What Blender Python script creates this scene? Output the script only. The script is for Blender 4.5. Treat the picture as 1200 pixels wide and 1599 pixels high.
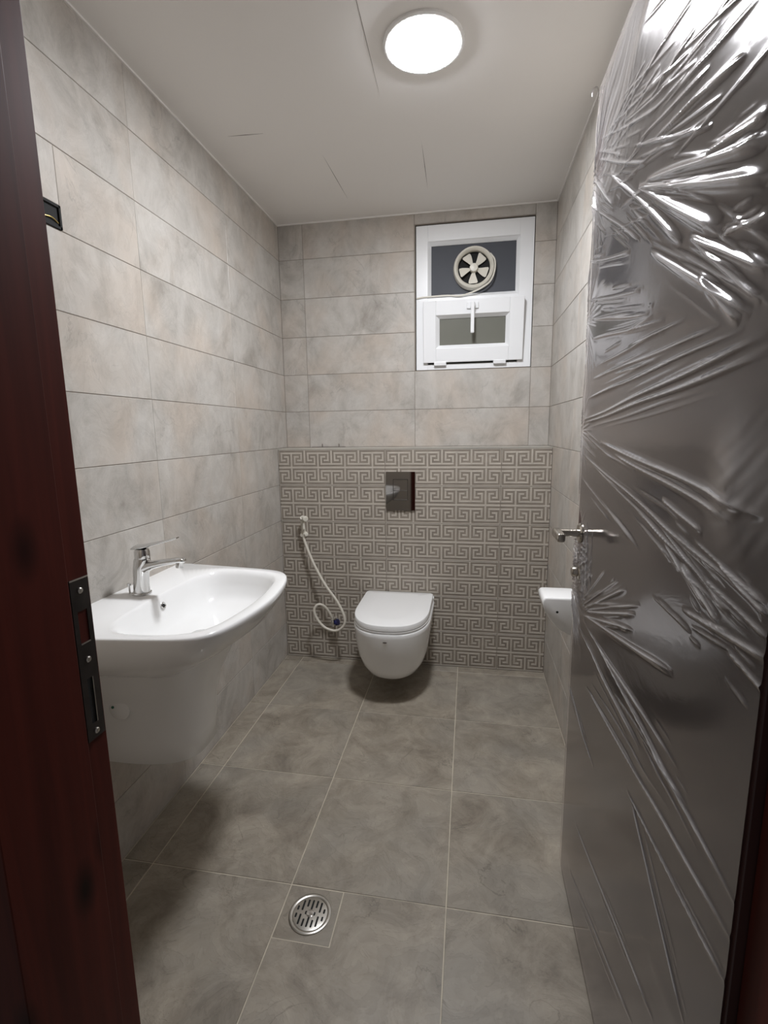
import bpy, bmesh, math, random
import numpy as np
from mathutils import Vector, Matrix

for o in list(bpy.data.objects):
    bpy.data.objects.remove(o, do_unlink=True)
SC = bpy.context.scene
COL = SC.collection
random.seed(7)

# ------------------------------------------------------------------ camera
CAM_POS = Vector((1.0296, -2.6850, 1.2887))
YAW, PITCH, ROLL, FPX = 0.17369, 0.16553, -0.01412, 760.28
cd = bpy.data.cameras.new('camera')
cam = bpy.data.objects.new('camera', cd)
COL.objects.link(cam)
fwd = Vector((-math.sin(YAW), math.cos(YAW), 0)); rgt = Vector((math.cos(YAW), math.sin(YAW), 0)); up = Vector((0, 0, 1))
f2 = fwd * math.cos(PITCH) - up * math.sin(PITCH); u2 = up * math.cos(PITCH) + fwd * math.sin(PITCH)
r3 = rgt * math.cos(ROLL) + u2 * math.sin(ROLL); u3 = u2 * math.cos(ROLL) - rgt * math.sin(ROLL)
cam.matrix_world = Matrix(((r3.x, u3.x, -f2.x, CAM_POS.x), (r3.y, u3.y, -f2.y, CAM_POS.y), (r3.z, u3.z, -f2.z, CAM_POS.z), (0, 0, 0, 1)))
cd.sensor_fit = 'HORIZONTAL'; cd.sensor_width = 36.0; cd.lens = FPX / 1200.0 * 36.0
cd.clip_start = 0.02
SC.camera = cam

# ------------------------------------------------------------------ world, exposure
w = bpy.data.worlds.new('dim_corridor'); SC.world = w; w.use_nodes = True
w.node_tree.nodes['Background'].inputs[0].default_value = (0.95, 0.9, 0.88, 1)
w.node_tree.nodes['Background'].inputs[1].default_value = 0.035
SC.view_settings.view_transform = 'Standard'; SC.view_settings.look = 'None'
SC.view_settings.gamma = 1.0; SC.view_settings.use_curve_mapping = False
SC.view_settings.exposure = 1.98
LAMP_STRENGTH = 62.0

# ------------------------------------------------------------------ room numbers (metres)
W, H = 1.438, 2.379
LEDGE_Y = -0.146
FRONT_Y = -2.145

# ------------------------------------------------------------------ material helpers
def srgb(r, g, b):
    f = lambda c: (c / 255 / 12.92) if c / 255 <= 0.04045 else ((c / 255 + 0.055) / 1.055) ** 2.4
    return (f(r), f(g), f(b), 1)

def mat(name, col, rough=0.4, metal=0.0, coat=0.0, emit=None, strength=0, spec=0.5):
    m = bpy.data.materials.new(name); m.use_nodes = True
    b = m.node_tree.nodes['Principled BSDF']
    b.inputs['Base Color'].default_value = col if len(col) == 4 else (*col, 1)
    b.inputs['Roughness'].default_value = rough; b.inputs['Metallic'].default_value = metal
    b.inputs['Coat Weight'].default_value = coat; b.inputs['Coat Roughness'].default_value = 0.05
    b.inputs['Specular IOR Level'].default_value = spec
    if emit:
        b.inputs['Emission Color'].default_value = emit; b.inputs['Emission Strength'].default_value = strength
    return m

def noisy(m, scale=6, amount=0.12, bump=0.0, bscale=40):
    """subtle procedural variation of the base colour of a plain material"""
    nt = m.node_tree; b = nt.nodes['Principled BSDF']; base = tuple(b.inputs['Base Color'].default_value)
    tc = nt.nodes.new('ShaderNodeTexCoord'); n = nt.nodes.new('ShaderNodeTexNoise')
    n.inputs['Scale'].default_value = scale; n.inputs['Detail'].default_value = 4
    nt.links.new(tc.outputs['Object'], n.inputs['Vector'])
    r = nt.nodes.new('ShaderNodeValToRGB')
    r.color_ramp.elements[0].color = (*[c * (1 - amount) for c in base[:3]], 1)
    r.color_ramp.elements[1].color = (*[min(1, c * (1 + amount)) for c in base[:3]], 1)
    r.color_ramp.elements[0].position = 0.3; r.color_ramp.elements[1].position = 0.7
    nt.links.new(n.outputs['Fac'], r.inputs['Fac']); nt.links.new(r.outputs['Color'], b.inputs['Base Color'])
    if bump:
        n2 = nt.nodes.new('ShaderNodeTexNoise'); n2.inputs['Scale'].default_value = bscale
        nt.links.new(tc.outputs['Object'], n2.inputs['Vector'])
        bp = nt.nodes.new('ShaderNodeBump'); bp.inputs['Strength'].default_value = bump; bp.inputs['Distance'].default_value = 0.002
        nt.links.new(n2.outputs['Fac'], bp.inputs['Height']); nt.links.new(bp.outputs['Normal'], b.inputs['Normal'])
    return m

def stone(name, dark, mid, light, tint, scale=5.0, rough=0.38, vein=0.5, bump=0.25, stretch=(1, 1, 1), spec=0.5, cleft=0.3):
    """slate-look porcelain: each tile shows another cut of the pattern"""
    m = bpy.data.materials.new(name); m.use_nodes = True
    nt = m.node_tree; L = nt.links.new; b = nt.nodes['Principled BSDF']
    tc = nt.nodes.new('ShaderNodeTexCoord'); oi = nt.nodes.new('ShaderNodeObjectInfo')
    mp = nt.nodes.new('ShaderNodeMapping'); mp.inputs['Scale'].default_value = stretch
    mul = nt.nodes.new('ShaderNodeMath'); mul.operation = 'MULTIPLY'; mul.inputs[1].default_value = 37.0
    L(oi.outputs['Random'], mul.inputs[0])
    cmb = nt.nodes.new('ShaderNodeCombineXYZ')
    for i in range(3): L(mul.outputs[0], cmb.inputs[i])
    L(tc.outputs['Object'], mp.inputs['Vector']); L(cmb.outputs[0], mp.inputs['Location'])
    def noise(s, d=6, r=0.6, dist=0.0):
        n = nt.nodes.new('ShaderNodeTexNoise'); n.inputs['Scale'].default_value = s; n.inputs['Detail'].default_value = d
        n.inputs['Roughness'].default_value = r; n.inputs['Distortion'].default_value = dist
        L(mp.outputs[0], n.inputs['Vector']); return n
    n1 = noise(scale, 10, 0.70, 0.6)
    rp = nt.nodes.new('ShaderNodeValToRGB'); e = rp.color_ramp.elements
    e[0].position = 0.30; e[0].color = dark; e[1].position = 0.72; e[1].color = light
    em = e.new(0.5); em.color = mid
    L(n1.outputs['Fac'], rp.inputs['Fac'])
    n2 = noise(scale * 0.55, 3, 0.5, 0.3)
    r2 = nt.nodes.new('ShaderNodeValToRGB'); r2.color_ramp.elements[0].position = 0.45; r2.color_ramp.elements[1].position = 0.68
    L(n2.outputs['Fac'], r2.inputs['Fac'])
    mx = nt.nodes.new('ShaderNodeMix'); mx.data_type = 'RGBA'; mx.inputs['B'].default_value = tint
    ml = nt.nodes.new('ShaderNodeMath'); ml.operation = 'MULTIPLY'; ml.inputs[1].default_value = 0.55
    L(r2.outputs['Color'], ml.inputs[0]); L(ml.outputs[0], mx.inputs['Factor']); L(rp.outputs['Color'], mx.inputs['A'])
    # thin dark creases where a distorted noise crosses its middle
    n3 = noise(scale * 0.8, 5, 0.55, 1.2)
    sb = nt.nodes.new('ShaderNodeMath'); sb.operation = 'SUBTRACT'; sb.inputs[1].default_value = 0.5; L(n3.outputs['Fac'], sb.inputs[0])
    ab = nt.nodes.new('ShaderNodeMath'); ab.operation = 'ABSOLUTE'; L(sb.outputs[0], ab.inputs[0])
    r3_ = nt.nodes.new('ShaderNodeValToRGB'); r3_.color_ramp.elements[0].position = 0.0; r3_.color_ramp.elements[1].position = 0.012
    r3_.color_ramp.elements[0].color = (1, 1, 1, 1); r3_.color_ramp.elements[1].color = (0, 0, 0, 1)
    L(ab.outputs[0], r3_.inputs['Fac'])
    n4 = noise(scale * 0.9, 2, 0.5, 0.0)
    r4 = nt.nodes.new('ShaderNodeValToRGB'); r4.color_ramp.elements[0].position = 0.5; r4.color_ramp.elements[1].position = 0.62
    L(n4.outputs['Fac'], r4.inputs['Fac'])
    m3 = nt.nodes.new('ShaderNodeMath'); m3.operation = 'MULTIPLY'; L(r3_.outputs['Color'], m3.inputs[0]); L(r4.outputs['Color'], m3.inputs[1])
    m4 = nt.nodes.new('ShaderNodeMath'); m4.operation = 'MULTIPLY'; m4.inputs[1].default_value = vein; L(m3.outputs[0], m4.inputs[0])
    mv = nt.nodes.new('ShaderNodeMix'); mv.data_type = 'RGBA'; mv.inputs['B'].default_value = (*[c * 0.45 for c in dark[:3]], 1)
    L(m4.outputs[0], mv.inputs['Factor']); L(mx.outputs['Result'], mv.inputs['A'])
    L(mv.outputs['Result'], b.inputs['Base Color'])
    b.inputs['Roughness'].default_value = rough; b.inputs['Specular IOR Level'].default_value = spec
    bp = nt.nodes.new('ShaderNodeBump'); bp.inputs['Strength'].default_value = bump; bp.inputs['Distance'].default_value = 0.004
    L(n1.outputs['Fac'], bp.inputs['Height'])
    # split-slate clefts: the surface steps down along ragged contour lines
    n5 = noise(scale * 1.1, 6, 0.6, 1.6)
    sn = nt.nodes.new('ShaderNodeMath'); sn.operation = 'SNAP'; sn.inputs[1].default_value = 0.09; L(n5.outputs['Fac'], sn.inputs[0])
    b2 = nt.nodes.new('ShaderNodeBump'); b2.inputs['Strength'].default_value = cleft; b2.inputs['Distance'].default_value = 0.006
    L(sn.outputs[0], b2.inputs['Height']); L(bp.outputs['Normal'], b2.inputs['Normal']); L(b2.outputs['Normal'], b.inputs['Normal'])
    # the split layers differ a little in tone
    hs = nt.nodes.new('ShaderNodeHueSaturation'); mr = nt.nodes.new('ShaderNodeMapRange')
    mr.inputs['From Min'].default_value = 0.3; mr.inputs['From Max'].default_value = 0.7; mr.inputs['To Min'].default_value = 1 - 0.16 * cleft; mr.inputs['To Max'].default_value = 1 + 0.16 * cleft
    L(sn.outputs[0], mr.inputs['Value']); L(mr.outputs[0], hs.inputs['Value']); L(mv.outputs['Result'], hs.inputs['Color']); L(hs.outputs[0], b.inputs['Base Color'])
    return m

M = {}
M['wall'] = stone('beige_slate_tile', srgb(156, 150, 142), srgb(184, 179, 172), srgb(198, 194, 188), srgb(192, 178, 164), 7.0, 0.36, 0.25, 0.16, (1, 1, 0.8), cleft=0.55)
M['floor'] = stone('grey_slate_floor', srgb(122, 113, 101), srgb(152, 143, 129), srgb(170, 161, 147), srgb(145, 140, 131), 6.5, 0.42, 0.45, 0.35, cleft=1.0)
M['key_base'] = noisy(mat('key_tile_ground', srgb(140, 131, 120), 0.5), 14, 0.16, 0.1)
M['key_line'] = noisy(mat('key_tile_relief', srgb(186, 178, 167), 0.42), 14, 0.10)
M['grout_wall'] = noisy(mat('wall_grout', srgb(136, 128, 118), 0.9), 20)
M['grout_floor'] = noisy(mat('floor_grout', srgb(196, 187, 170), 0.9), 20)
M['ceiling'] = noisy(mat('ceiling_paint', srgb(236, 233, 229), 0.75), 1.5, 0.015)
M['crack'] = noisy(mat('filler_line', srgb(112, 104, 96), 0.9), 60, 0.2)
M['ceramic'] = noisy(mat('white_ceramic', srgb(243, 243, 242), 0.12, coat=0.3), 2, 0.01)
M['upvc'] = noisy(mat('white_upvc', srgb(238, 239, 240), 0.3), 2, 0.015)
M['plastic'] = noisy(mat('cream_plastic', srgb(222, 218, 206), 0.35), 5, 0.03)
M['hose'] = noisy(mat('white_hose', srgb(214, 208, 196), 0.4), 5, 0.03)
M['chrome'] = noisy(mat('chrome', (0.72, 0.72, 0.71, 1), 0.06, 1.0), 3, 0.03)
M['satin'] = noisy(mat('satin_nickel', (0.50, 0.47, 0.42, 1), 0.22, 1.0), 8, 0.06)
M['steel'] = noisy(mat('stainless', (0.58, 0.56, 0.52, 1), 0.28, 1.0), 30, 0.06)
M['black_chrome'] = noisy(mat('smoked_mirror_chrome', (0.30, 0.29, 0.28, 1), 0.04, 1.0), 3, 0.02)
M['black'] = noisy(mat('black_gap', (0.006, 0.006, 0.006, 1), 0.8), 20)
M['blue'] = noisy(mat('blue_plastic', srgb(38, 42, 98), 0.35), 20)
M['brass'] = noisy(mat('brass', (0.75, 0.55, 0.2, 1), 0.3, 1.0), 20)
M['strike'] = noisy(mat('dark_bronze_plate', (0.075, 0.068, 0.066, 1), 0.3, 0.9), 25, 0.25)
M['glass_up'] = noisy(mat('dark_pane', srgb(78, 80, 86), 0.55, spec=0.25), 3, 0.08)
M['glass_low'] = noisy(mat('frosted_pane', srgb(112, 112, 103), 0.45, spec=0.3), 3, 0.06)
M['plaster'] = noisy(mat('plaster', srgb(176, 166, 154), 0.85), 3, 0.03)
M['green'] = noisy(mat('green_speck', srgb(60, 110, 92), 0.5), 20)
M['trim'] = noisy(mat('pale_metal_trim', (0.68, 0.66, 0.6, 1), 0.3, 0.6), 12, 0.08)
M['door'] = noisy(mat('dark_brown_door', srgb(70, 47, 45), 0.4), 4, 0.12)

def wood_mat():
    m = bpy.data.materials.new('mahogany'); m.use_nodes = True
    nt = m.node_tree; b = nt.nodes['Principled BSDF']; L = nt.links.new
    tc = nt.nodes.new('ShaderNodeTexCoord'); mp = nt.nodes.new('ShaderNodeMapping'); mp.inputs['Scale'].default_value = (18, 18, 0.9)
    n = nt.nodes.new('ShaderNodeTexNoise'); n.inputs['Scale'].default_value = 2.2; n.inputs['Detail'].default_value = 7; n.inputs['Distortion'].default_value = 0.6
    r = nt.nodes.new('ShaderNodeValToRGB'); e = r.color_ramp.elements
    e[0].position = 0.3; e[0].color = srgb(64, 27, 22); e[1].position = 0.75; e[1].color = srgb(88, 38, 30)
    L(tc.outputs['Object'], mp.inputs['Vector']); L(mp.outputs[0], n.inputs['Vector']); L(n.outputs['Fac'], r.inputs['Fac']); L(r.outputs['Color'], b.inputs['Base Color'])
    # a few dark knots
    v = nt.nodes.new('ShaderNodeTexVoronoi'); v.inputs['Scale'].default_value = 1.0
    mp2 = nt.nodes.new('ShaderNodeMapping'); mp2.inputs['Scale'].default_value = (9, 9, 4.2); L(tc.outputs['Object'], mp2.inputs['Vector']); L(mp2.outputs[0], v.inputs['Vector'])
    kr = nt.nodes.new('ShaderNodeValToRGB'); kr.color_ramp.elements[0].position = 0.05; kr.color_ramp.elements[0].color = (1, 1, 1, 1)
    kr.color_ramp.elements[1].position = 0.2; kr.color_ramp.elements[1].color = (0, 0, 0, 1)
    L(v.outputs['Distance'], kr.inputs['Fac'])
    mx = nt.nodes.new('ShaderNodeMix'); mx.data_type = 'RGBA'; mx.inputs['B'].default_value = srgb(30, 12, 10)
    L(kr.outputs['Color'], mx.inputs['Factor']); L(r.outputs['Color'], mx.inputs['A']); L(mx.outputs['Result'], b.inputs['Base Color'])
    b.inputs['Roughness'].default_value = 0.5; b.inputs['Specular IOR Level'].default_value = 0.12; b.inputs['Coat Weight'].default_value = 0.0; b.inputs['Coat Roughness'].default_value = 0.2
    return m
M['wood'] = wood_mat()

def film_mat():
    m = bpy.data.materials.new('clear_stretch_film'); m.use_nodes = True
    nt = m.node_tree; L = nt.links.new
    nt.nodes.remove(nt.nodes['Principled BSDF']); out = nt.nodes['Material Output']
    tr = nt.nodes.new('ShaderNodeBsdfTransparent'); tr.inputs[0].default_value = (0.93, 0.92, 0.92, 1)
    gl = nt.nodes.new('ShaderNodeBsdfGlossy'); gl.inputs['Color'].default_value = (0.95, 0.92, 0.92, 1); gl.inputs['Roughness'].default_value = 0.12
    df = nt.nodes.new('ShaderNodeBsdfDiffuse'); df.inputs['Color'].default_value = (0.88, 0.86, 0.86, 1)
    tc = nt.nodes.new('ShaderNodeTexCoord')
    n = nt.nodes.new('ShaderNodeTexNoise'); n.inputs['Scale'].default_value = 24; n.inputs['Detail'].default_value = 5; n.inputs['Distortion'].default_value = 1.5
    mp = nt.nodes.new('ShaderNodeMapping'); mp.inputs['Scale'].default_value = (1, 0.45, 1); mp.inputs['Rotation'].default_value = (0.35, 0, 0)
    L(tc.outputs['Object'], mp.inputs['Vector']); L(mp.outputs[0], n.inputs['Vector'])
    bp = nt.nodes.new('ShaderNodeBump'); bp.inputs['Strength'].default_value = 0.07; bp.inputs['Distance'].default_value = 0.004
    L(n.outputs['Fac'], bp.inputs['Height']); L(bp.outputs['Normal'], gl.inputs['Normal'])
    fr = nt.nodes.new('ShaderNodeFresnel'); fr.inputs['IOR'].default_value = 1.5; L(bp.outputs['Normal'], fr.inputs['Normal'])
    mu = nt.nodes.new('ShaderNodeMath'); mu.operation = 'MULTIPLY_ADD'; mu.inputs[1].default_value = 1.3; mu.inputs[2].default_value = 0.03; mu.use_clamp = True
    L(fr.outputs[0], mu.inputs[0])
    m0 = nt.nodes.new('ShaderNodeMixShader'); at = nt.nodes.new('ShaderNodeAttribute'); at.attribute_name = 'layer_glint'  # whitens bunched film and carries the painted fold highlights and haze
    ma = nt.nodes.new('ShaderNodeMath'); ma.operation = 'MULTIPLY_ADD'; ma.inputs[1].default_value = 0.62; ma.inputs[2].default_value = 0.055; ma.use_clamp = True
    L(at.outputs['Fac'], ma.inputs[0]); L(ma.outputs[0], m0.inputs['Fac'])
    L(tr.outputs[0], m0.inputs[1]); L(df.outputs[0], m0.inputs[2])
    mx = nt.nodes.new('ShaderNodeMixShader'); L(mu.outputs[0], mx.inputs['Fac']); L(m0.outputs[0], mx.inputs[1]); L(gl.outputs[0], mx.inputs[2])
    L(mx.outputs[0], out.inputs['Surface'])
    return m
M['film'] = film_mat()
M['lamp'] = mat('lit_diffuser', (1, 1, 1, 1), 0.5, emit=(0.935, 0.955, 1.0, 1), strength=LAMP_STRENGTH)

# ------------------------------------------------------------------ mesh helpers
def link(name, me, m=None, parent=None, loc=None, smooth=False):
    o = bpy.data.objects.new(name, me); COL.objects.link(o)
    if m is not None and me is not None and not me.materials: me.materials.append(M[m])
    if parent is not None: o.parent = parent
    if loc is not None: o.location = loc
    if smooth and me is not None:
        for p in me.polygons: p.use_smooth = True
    return o

def from_bm(name, bm, m, parent=None, loc=None, smooth=False):
    me = bpy.data.meshes.new(name); bmesh.ops.recalc_face_normals(bm, faces=bm.faces); bm.to_mesh(me); bm.free()
    return link(name, me, m, parent, loc, smooth)

def bm_box(bm, x0, x1, y0, y1, z0, z1, bevel=0.0, seg=2):
    t = bmesh.new(); bmesh.ops.create_cube(t, size=1.0)
    for v in t.verts:
        v.co = Vector(((x0 + x1) / 2 + v.co.x * (x1 - x0), (y0 + y1) / 2 + v.co.y * (y1 - y0), (z0 + z1) / 2 + v.co.z * (z1 - z0)))
    if bevel: bmesh.ops.bevel(t, geom=t.edges[:], offset=bevel, segments=seg, profile=0.5, affect='EDGES')
    me = bpy.data.meshes.new('tmp'); t.to_mesh(me); t.free(); bm.from_mesh(me); bpy.data.meshes.remove(me)

def box(name, m, x0, x1, y0, y1, z0, z1, parent=None, bevel=0.0, seg=2):
    bm = bmesh.new(); bm_box(bm, x0, x1, y0, y1, z0, z1, bevel, seg)
    return from_bm(name, bm, m, parent)

def boxes(name, m, lst, parent=None, bevel=0.0):
    bm = bmesh.new()
    for b in lst: bm_box(bm, *b, bevel)
    return from_bm(name, bm, m, parent)

def bm_prism(bm, pts, axis, a, b):
    """extrude a closed 2D outline; axis 'z': pts=(x,y); 'y': pts=(x,z); 'x': pts=(y,z)"""
    def P(p, h):
        return {'z': (p[0], p[1], h), 'y': (p[0], h, p[1]), 'x': (h, p[0], p[1])}[axis]
    lo = [bm.verts.new(P(p, a)) for p in pts]; hi = [bm.verts.new(P(p, b)) for p in pts]
    n = len(pts)
    bm.faces.new(lo[::-1]); bm.faces.new(hi)
    for i in range(n): bm.faces.new((lo[i], lo[(i + 1) % n], hi[(i + 1) % n], hi[i]))

def prism(name, m, pts, axis, a, b, parent=None, bevel=0.0, smooth=False):
    bm = bmesh.new(); bm_prism(bm, pts, axis, a, b)
    if bevel: bmesh.ops.bevel(bm, geom=[e for e in bm.edges], offset=bevel, segments=2, profile=0.5, affect='EDGES')
    return from_bm(name, bm, m, parent, smooth=smooth)

def autosmooth(o, ang=35):
    me = o.data
    for p in me.polygons: p.use_smooth = True
    me.set_sharp_from_angle(angle=math.radians(ang))
    return o

def bm_loft(bm, rings, cap0=True, cap1=True, closed=False):
    vs = [[bm.verts.new(p) for p in r] for r in rings]; n = len(rings[0])
    for a, b in zip(vs[:-1], vs[1:]):
        for i in range(n): bm.faces.new((a[i], a[(i + 1) % n], b[(i + 1) % n], b[i]))
    if closed:
        for i in range(n): bm.faces.new((vs[-1][i], vs[-1][(i + 1) % n], vs[0][(i + 1) % n], vs[0][i]))
        return
    if cap0: bm.faces.new(vs[0][::-1])
    if cap1: bm.faces.new(vs[-1])

def frame_axes(d):
    d = d.normalized(); a = Vector((0, 0, 1)) if abs(d.z) < 0.9 else Vector((1, 0, 0))
    u = d.cross(a).normalized(); return u, d.cross(u).normalized()

def bm_tube(bm, pts, rad, n=12):
    pts = [Vector(p) for p in pts]; rads = rad if isinstance(rad, (list, tuple)) else [rad] * len(pts)
    rings = []; u = None
    for i, p in enumerate(pts):
        d = (pts[min(i + 1, len(pts) - 1)] - pts[max(i - 1, 0)]).normalized()
        if u is None: u, v = frame_axes(d)
        else:
            u = (u - d * u.dot(d)).normalized(); v = d.cross(u).normalized()
        rings.append([p + (u * math.cos(k * 2 * math.pi / n) + v * math.sin(k * 2 * math.pi / n)) * rads[i] for k in range(n)])
    bm_loft(bm, rings)

def tube(name, m, pts, rad, parent=None, n=12):
    bm = bmesh.new(); bm_tube(bm, pts, rad, n); o = from_bm(name, bm, m, parent); return autosmooth(o, 50)

def bm_lathe(bm, prof, c, axis, n=32):
    """prof: list of (radius, height along axis)"""
    c = Vector(c); d = Vector(axis).normalized(); u, v = frame_axes(d)
    bm_loft(bm, [[c + d * h + (u * math.cos(k * 2 * math.pi / n) + v * math.sin(k * 2 * math.pi / n)) * max(r, 1e-5) for k in range(n)] for r, h in prof], closed=min(prof[0][0], prof[-1][0]) > 0.004)

def lathe(name, m, prof, c, axis, parent=None, n=32):
    bm = bmesh.new(); bm_lathe(bm, prof, c, axis, n); o = from_bm(name, bm, m, parent); return autosmooth(o, 40)

def spline(pts, k=8):
    pts = [Vector(p) for p in pts]; P = [pts[0]] + pts + [pts[-1]]; out = []
    for i in range(1, len(P) - 2):
        a, b, c, d = P[i - 1:i + 3]
        for j in range(k):
            t = j / k
            out.append(0.5 * ((2 * b) + (c - a) * t + (2 * a - 5 * b + 4 * c - d) * t * t + (3 * b - a - 3 * c + d) * t ** 3))
    out.append(pts[-1]); return out

def empty(name, loc):
    o = bpy.data.objects.new(name, None); COL.objects.link(o); o.location = loc; o.empty_display_size = 0.05; return o

def hang(root):
    """children were built in world coordinates: keep them there"""
    inv = Matrix.Translation(-Vector(root.location))
    for c in root.children: c.matrix_parent_inverse = inv

def tag(o, label, cat=None, group=None, kind=None):
    o['label'] = label
    if cat: o['category'] = cat
    if group: o['group'] = group
    if kind: o['kind'] = kind
    return o

def struct(o, label, cat):
    return tag(o, label, cat, kind='structure')

TILE_CACHE = {}
def tile(parent, plane, a0, a1, b0, b1, at, m='wall', gap=0.0011, thick=0.008, name='tile', sink=None, gapa=None):
    """one tile; plane 'x'/'y'/'z' = its normal axis, 'at' = coordinate of its face, signed by 'sink' (direction into the wall)"""
    wa, wb = a1 - a0 - 2 * (gap if gapa is None else gapa), b1 - b0 - 2 * gap
    key = (plane, round(wa, 4), round(wb, 4), m, sink)
    if key not in TILE_CACHE:
        bm = bmesh.new(); s = sink; t = thick
        lo, hi = (0, s * t) if s > 0 else (s * t, 0)
        if plane == 'x': bm_box(bm, lo, hi, -wa / 2, wa / 2, -wb / 2, wb / 2)
        elif plane == 'y': bm_box(bm, -wa / 2, wa / 2, lo, hi, -wb / 2, wb / 2)
        else: bm_box(bm, -wa / 2, wa / 2, -wb / 2, wb / 2, lo, hi)
        # soften only the face edges
        ax = 'xyz'.index(plane)
        ed = [e for e in bm.edges if all(abs(v.co[ax]) < 1e-6 for v in e.verts)]
        bmesh.ops.bevel(bm, geom=ed, offset=0.0009, segments=1, affect='EDGES')
        me = bpy.data.meshes.new('tile'); bmesh.ops.recalc_face_normals(bm, faces=bm.faces); bm.to_mesh(me); bm.free(); me.materials.append(M[m])
        TILE_CACHE[key] = me
    o = bpy.data.objects.new(name, TILE_CACHE[key]); COL.objects.link(o); o.parent = parent
    ca, cb = (a0 + a1) / 2, (b0 + b1) / 2
    o.location = {'x': (at, ca, cb), 'y': (ca, at, cb), 'z': (ca, cb, at)}[plane]
    o.rotation_euler = [random.uniform(-1, 1) * 0.0006 for _ in range(3)]
    return o

# ------------------------------------------------------------------ STRUCTURE: floor
FY = -2.46
floor = struct(box('floor', 'grout_floor', -0.15, W + 0.15, FY, 0.15, -0.12, -0.0016), 'grey slate-look tiled bathroom floor with pale grout lines', 'floor')
cols = [0.0, 0.099, 0.5424, 0.9857, W]
rows = [LEDGE_Y, -0.2103, -0.6536, -1.0969, -1.5402, -1.9834, FY]
SQ = (0.5424, 0.698, -1.692, -1.5402)
for j in range(len(rows) - 1):
    for i in range(4):
        if j == 4 and i == 2:
            continue
        tile(floor, 'z', cols[i], cols[i + 1], rows[j + 1], rows[j], 0.0, 'floor', 0.0016, 0.008, sink=-1)
# the tile cut around the drain, and the square piece holding the drain
g = 0.0016
pts = [(SQ[1] + g, rows[4] - g), (SQ[1] + g, SQ[2] - g), (cols[2] + g, SQ[2] - g), (cols[2] + g, rows[5] + g), (cols[3] - g, rows[5] + g), (cols[3] - g, rows[4] - g)]
prism('tile', 'floor', pts, 'z', -0.008, 0.0, floor, smooth=False)
tile(floor, 'z', SQ[0], SQ[1], SQ[2], SQ[3], -0.0012, 'floor', 0.0012, 0.006, sink=-1)

# ------------------------------------------------------------------ STRUCTURE: ceiling
ceil = struct(box('ceiling', 'ceiling', -0.15, W + 0.15, -2.31, 0.15, H, H + 0.12), 'smooth off-white painted board ceiling with a round lamp', 'ceiling')
def crack(x0, y0, x1, y1, wd=0.0011):
    d = Vector((x1 - x0, y1 - y0, 0)); n = Vector((-d.y, d.x, 0)).normalized() * wd
    pts = [(x0, y0), ((x0 + x1) / 2 + n.x, (y0 + y1) / 2 + n.y), (x1, y1), ((x0 + x1) / 2 - n.x, (y0 + y1) / 2 - n.y)]
    prism('board_joint', 'crack', pts, 'z', H - 0.0004, H + 0.001, ceil)
crack(0.435, -0.60, 0.443, -0.222); crack(0.833, -0.62, 0.825, -0.235); crack(0.730, -1.45, 0.722, -0.90, 0.0008); crack(0.125, -0.79, 0.262, -0.781, 0.0016)
# pale cove line where the ceiling meets the walls
struct(boxes('trim_1', 'ceiling', [(-0.001, 0.006, -2.14, 0.0, H - 0.006, H + 0.002), (0.006, W - 0.006, -0.006, 0.001, H - 0.006, H + 0.002), (W - 0.006, W + 0.001, -2.14, 0.0, H - 0.006, H + 0.002)]),
       'thin pale caulk bead along the top of the walls', 'caulk bead')

# ------------------------------------------------------------------ STRUCTURE: walls
zrow = [0.2 * k for k in range(12)] + [H]
ycol = [0.0, -0.6, -1.2, -1.8, FRONT_Y]
wl = struct(box('wall_left', 'grout_wall', -0.15, -0.0016, -2.31, 0.15, 0.0, H), 'left wall of beige slate-look tiles behind the washbasin', 'wall')
wr = struct(box('wall_right', 'grout_wall', W + 0.0016, W + 0.15, -2.31, 0.15, 0.0, H), 'right wall of beige tiles behind the open door', 'wall')
for k in range(12):
    for i in range(4):
        y1, y0 = ycol[i], ycol[i + 1]
        if i == 0 and k < 6: y1 = LEDGE_Y
        # the cut-out for the junction box on the left wall
        if k == 9 and i == 2:
            tile(wl, 'x', y0, -1.575, zrow[k], zrow[k + 1], 0.0, sink=-1, gapa=0.0003); tile(wl, 'x', -1.503, y1, zrow[k], zrow[k + 1], 0.0, sink=-1, gapa=0.0003)
            tile(wl, 'x', -1.575, -1.503, zrow[k] + 0.06, zrow[k + 1], 0.0, sink=-1, gapa=0.0003)
        else:
            tile(wl, 'x', y0, y1, zrow[k], zrow[k + 1], 0.0, sink=-1, gapa=0.0003)
        tile(wr, 'x', y0, y1, zrow[k], zrow[k + 1], W, sink=1, gapa=0.0003)

WX0, WX1, WZ0, WZ1 = 0.741, 1.338, 1.6025, 2.322
wb = struct(boxes('wall_back', 'grout_wall', [(-0.0016, WX0, 0.0016, 0.15, 0, H), (WX1, W + 0.0016, 0.0016, 0.15, 0, H), (WX0, WX1, 0.0016, 0.15, 0, WZ0), (WX0, WX1, 0.0016, 0.15, WZ1, H)]),
            'upper back wall of beige tiles around the small window', 'wall')
xcol = [0.0, 0.137, 0.7365, 1.336, W]
for k in range(6, 12):
    for i in range(4):
        if i == 2 and 8 <= k <= 10: continue
        if i == 2 and k == 11:
            tile(wb, 'y', xcol[i], xcol[i + 1], WZ1 + 0.003, H, 0.0, sink=1); continue
        tile(wb, 'y', xcol[i], xcol[i + 1], zrow[k], zrow[k + 1], 0.0, sink=1)

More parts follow.
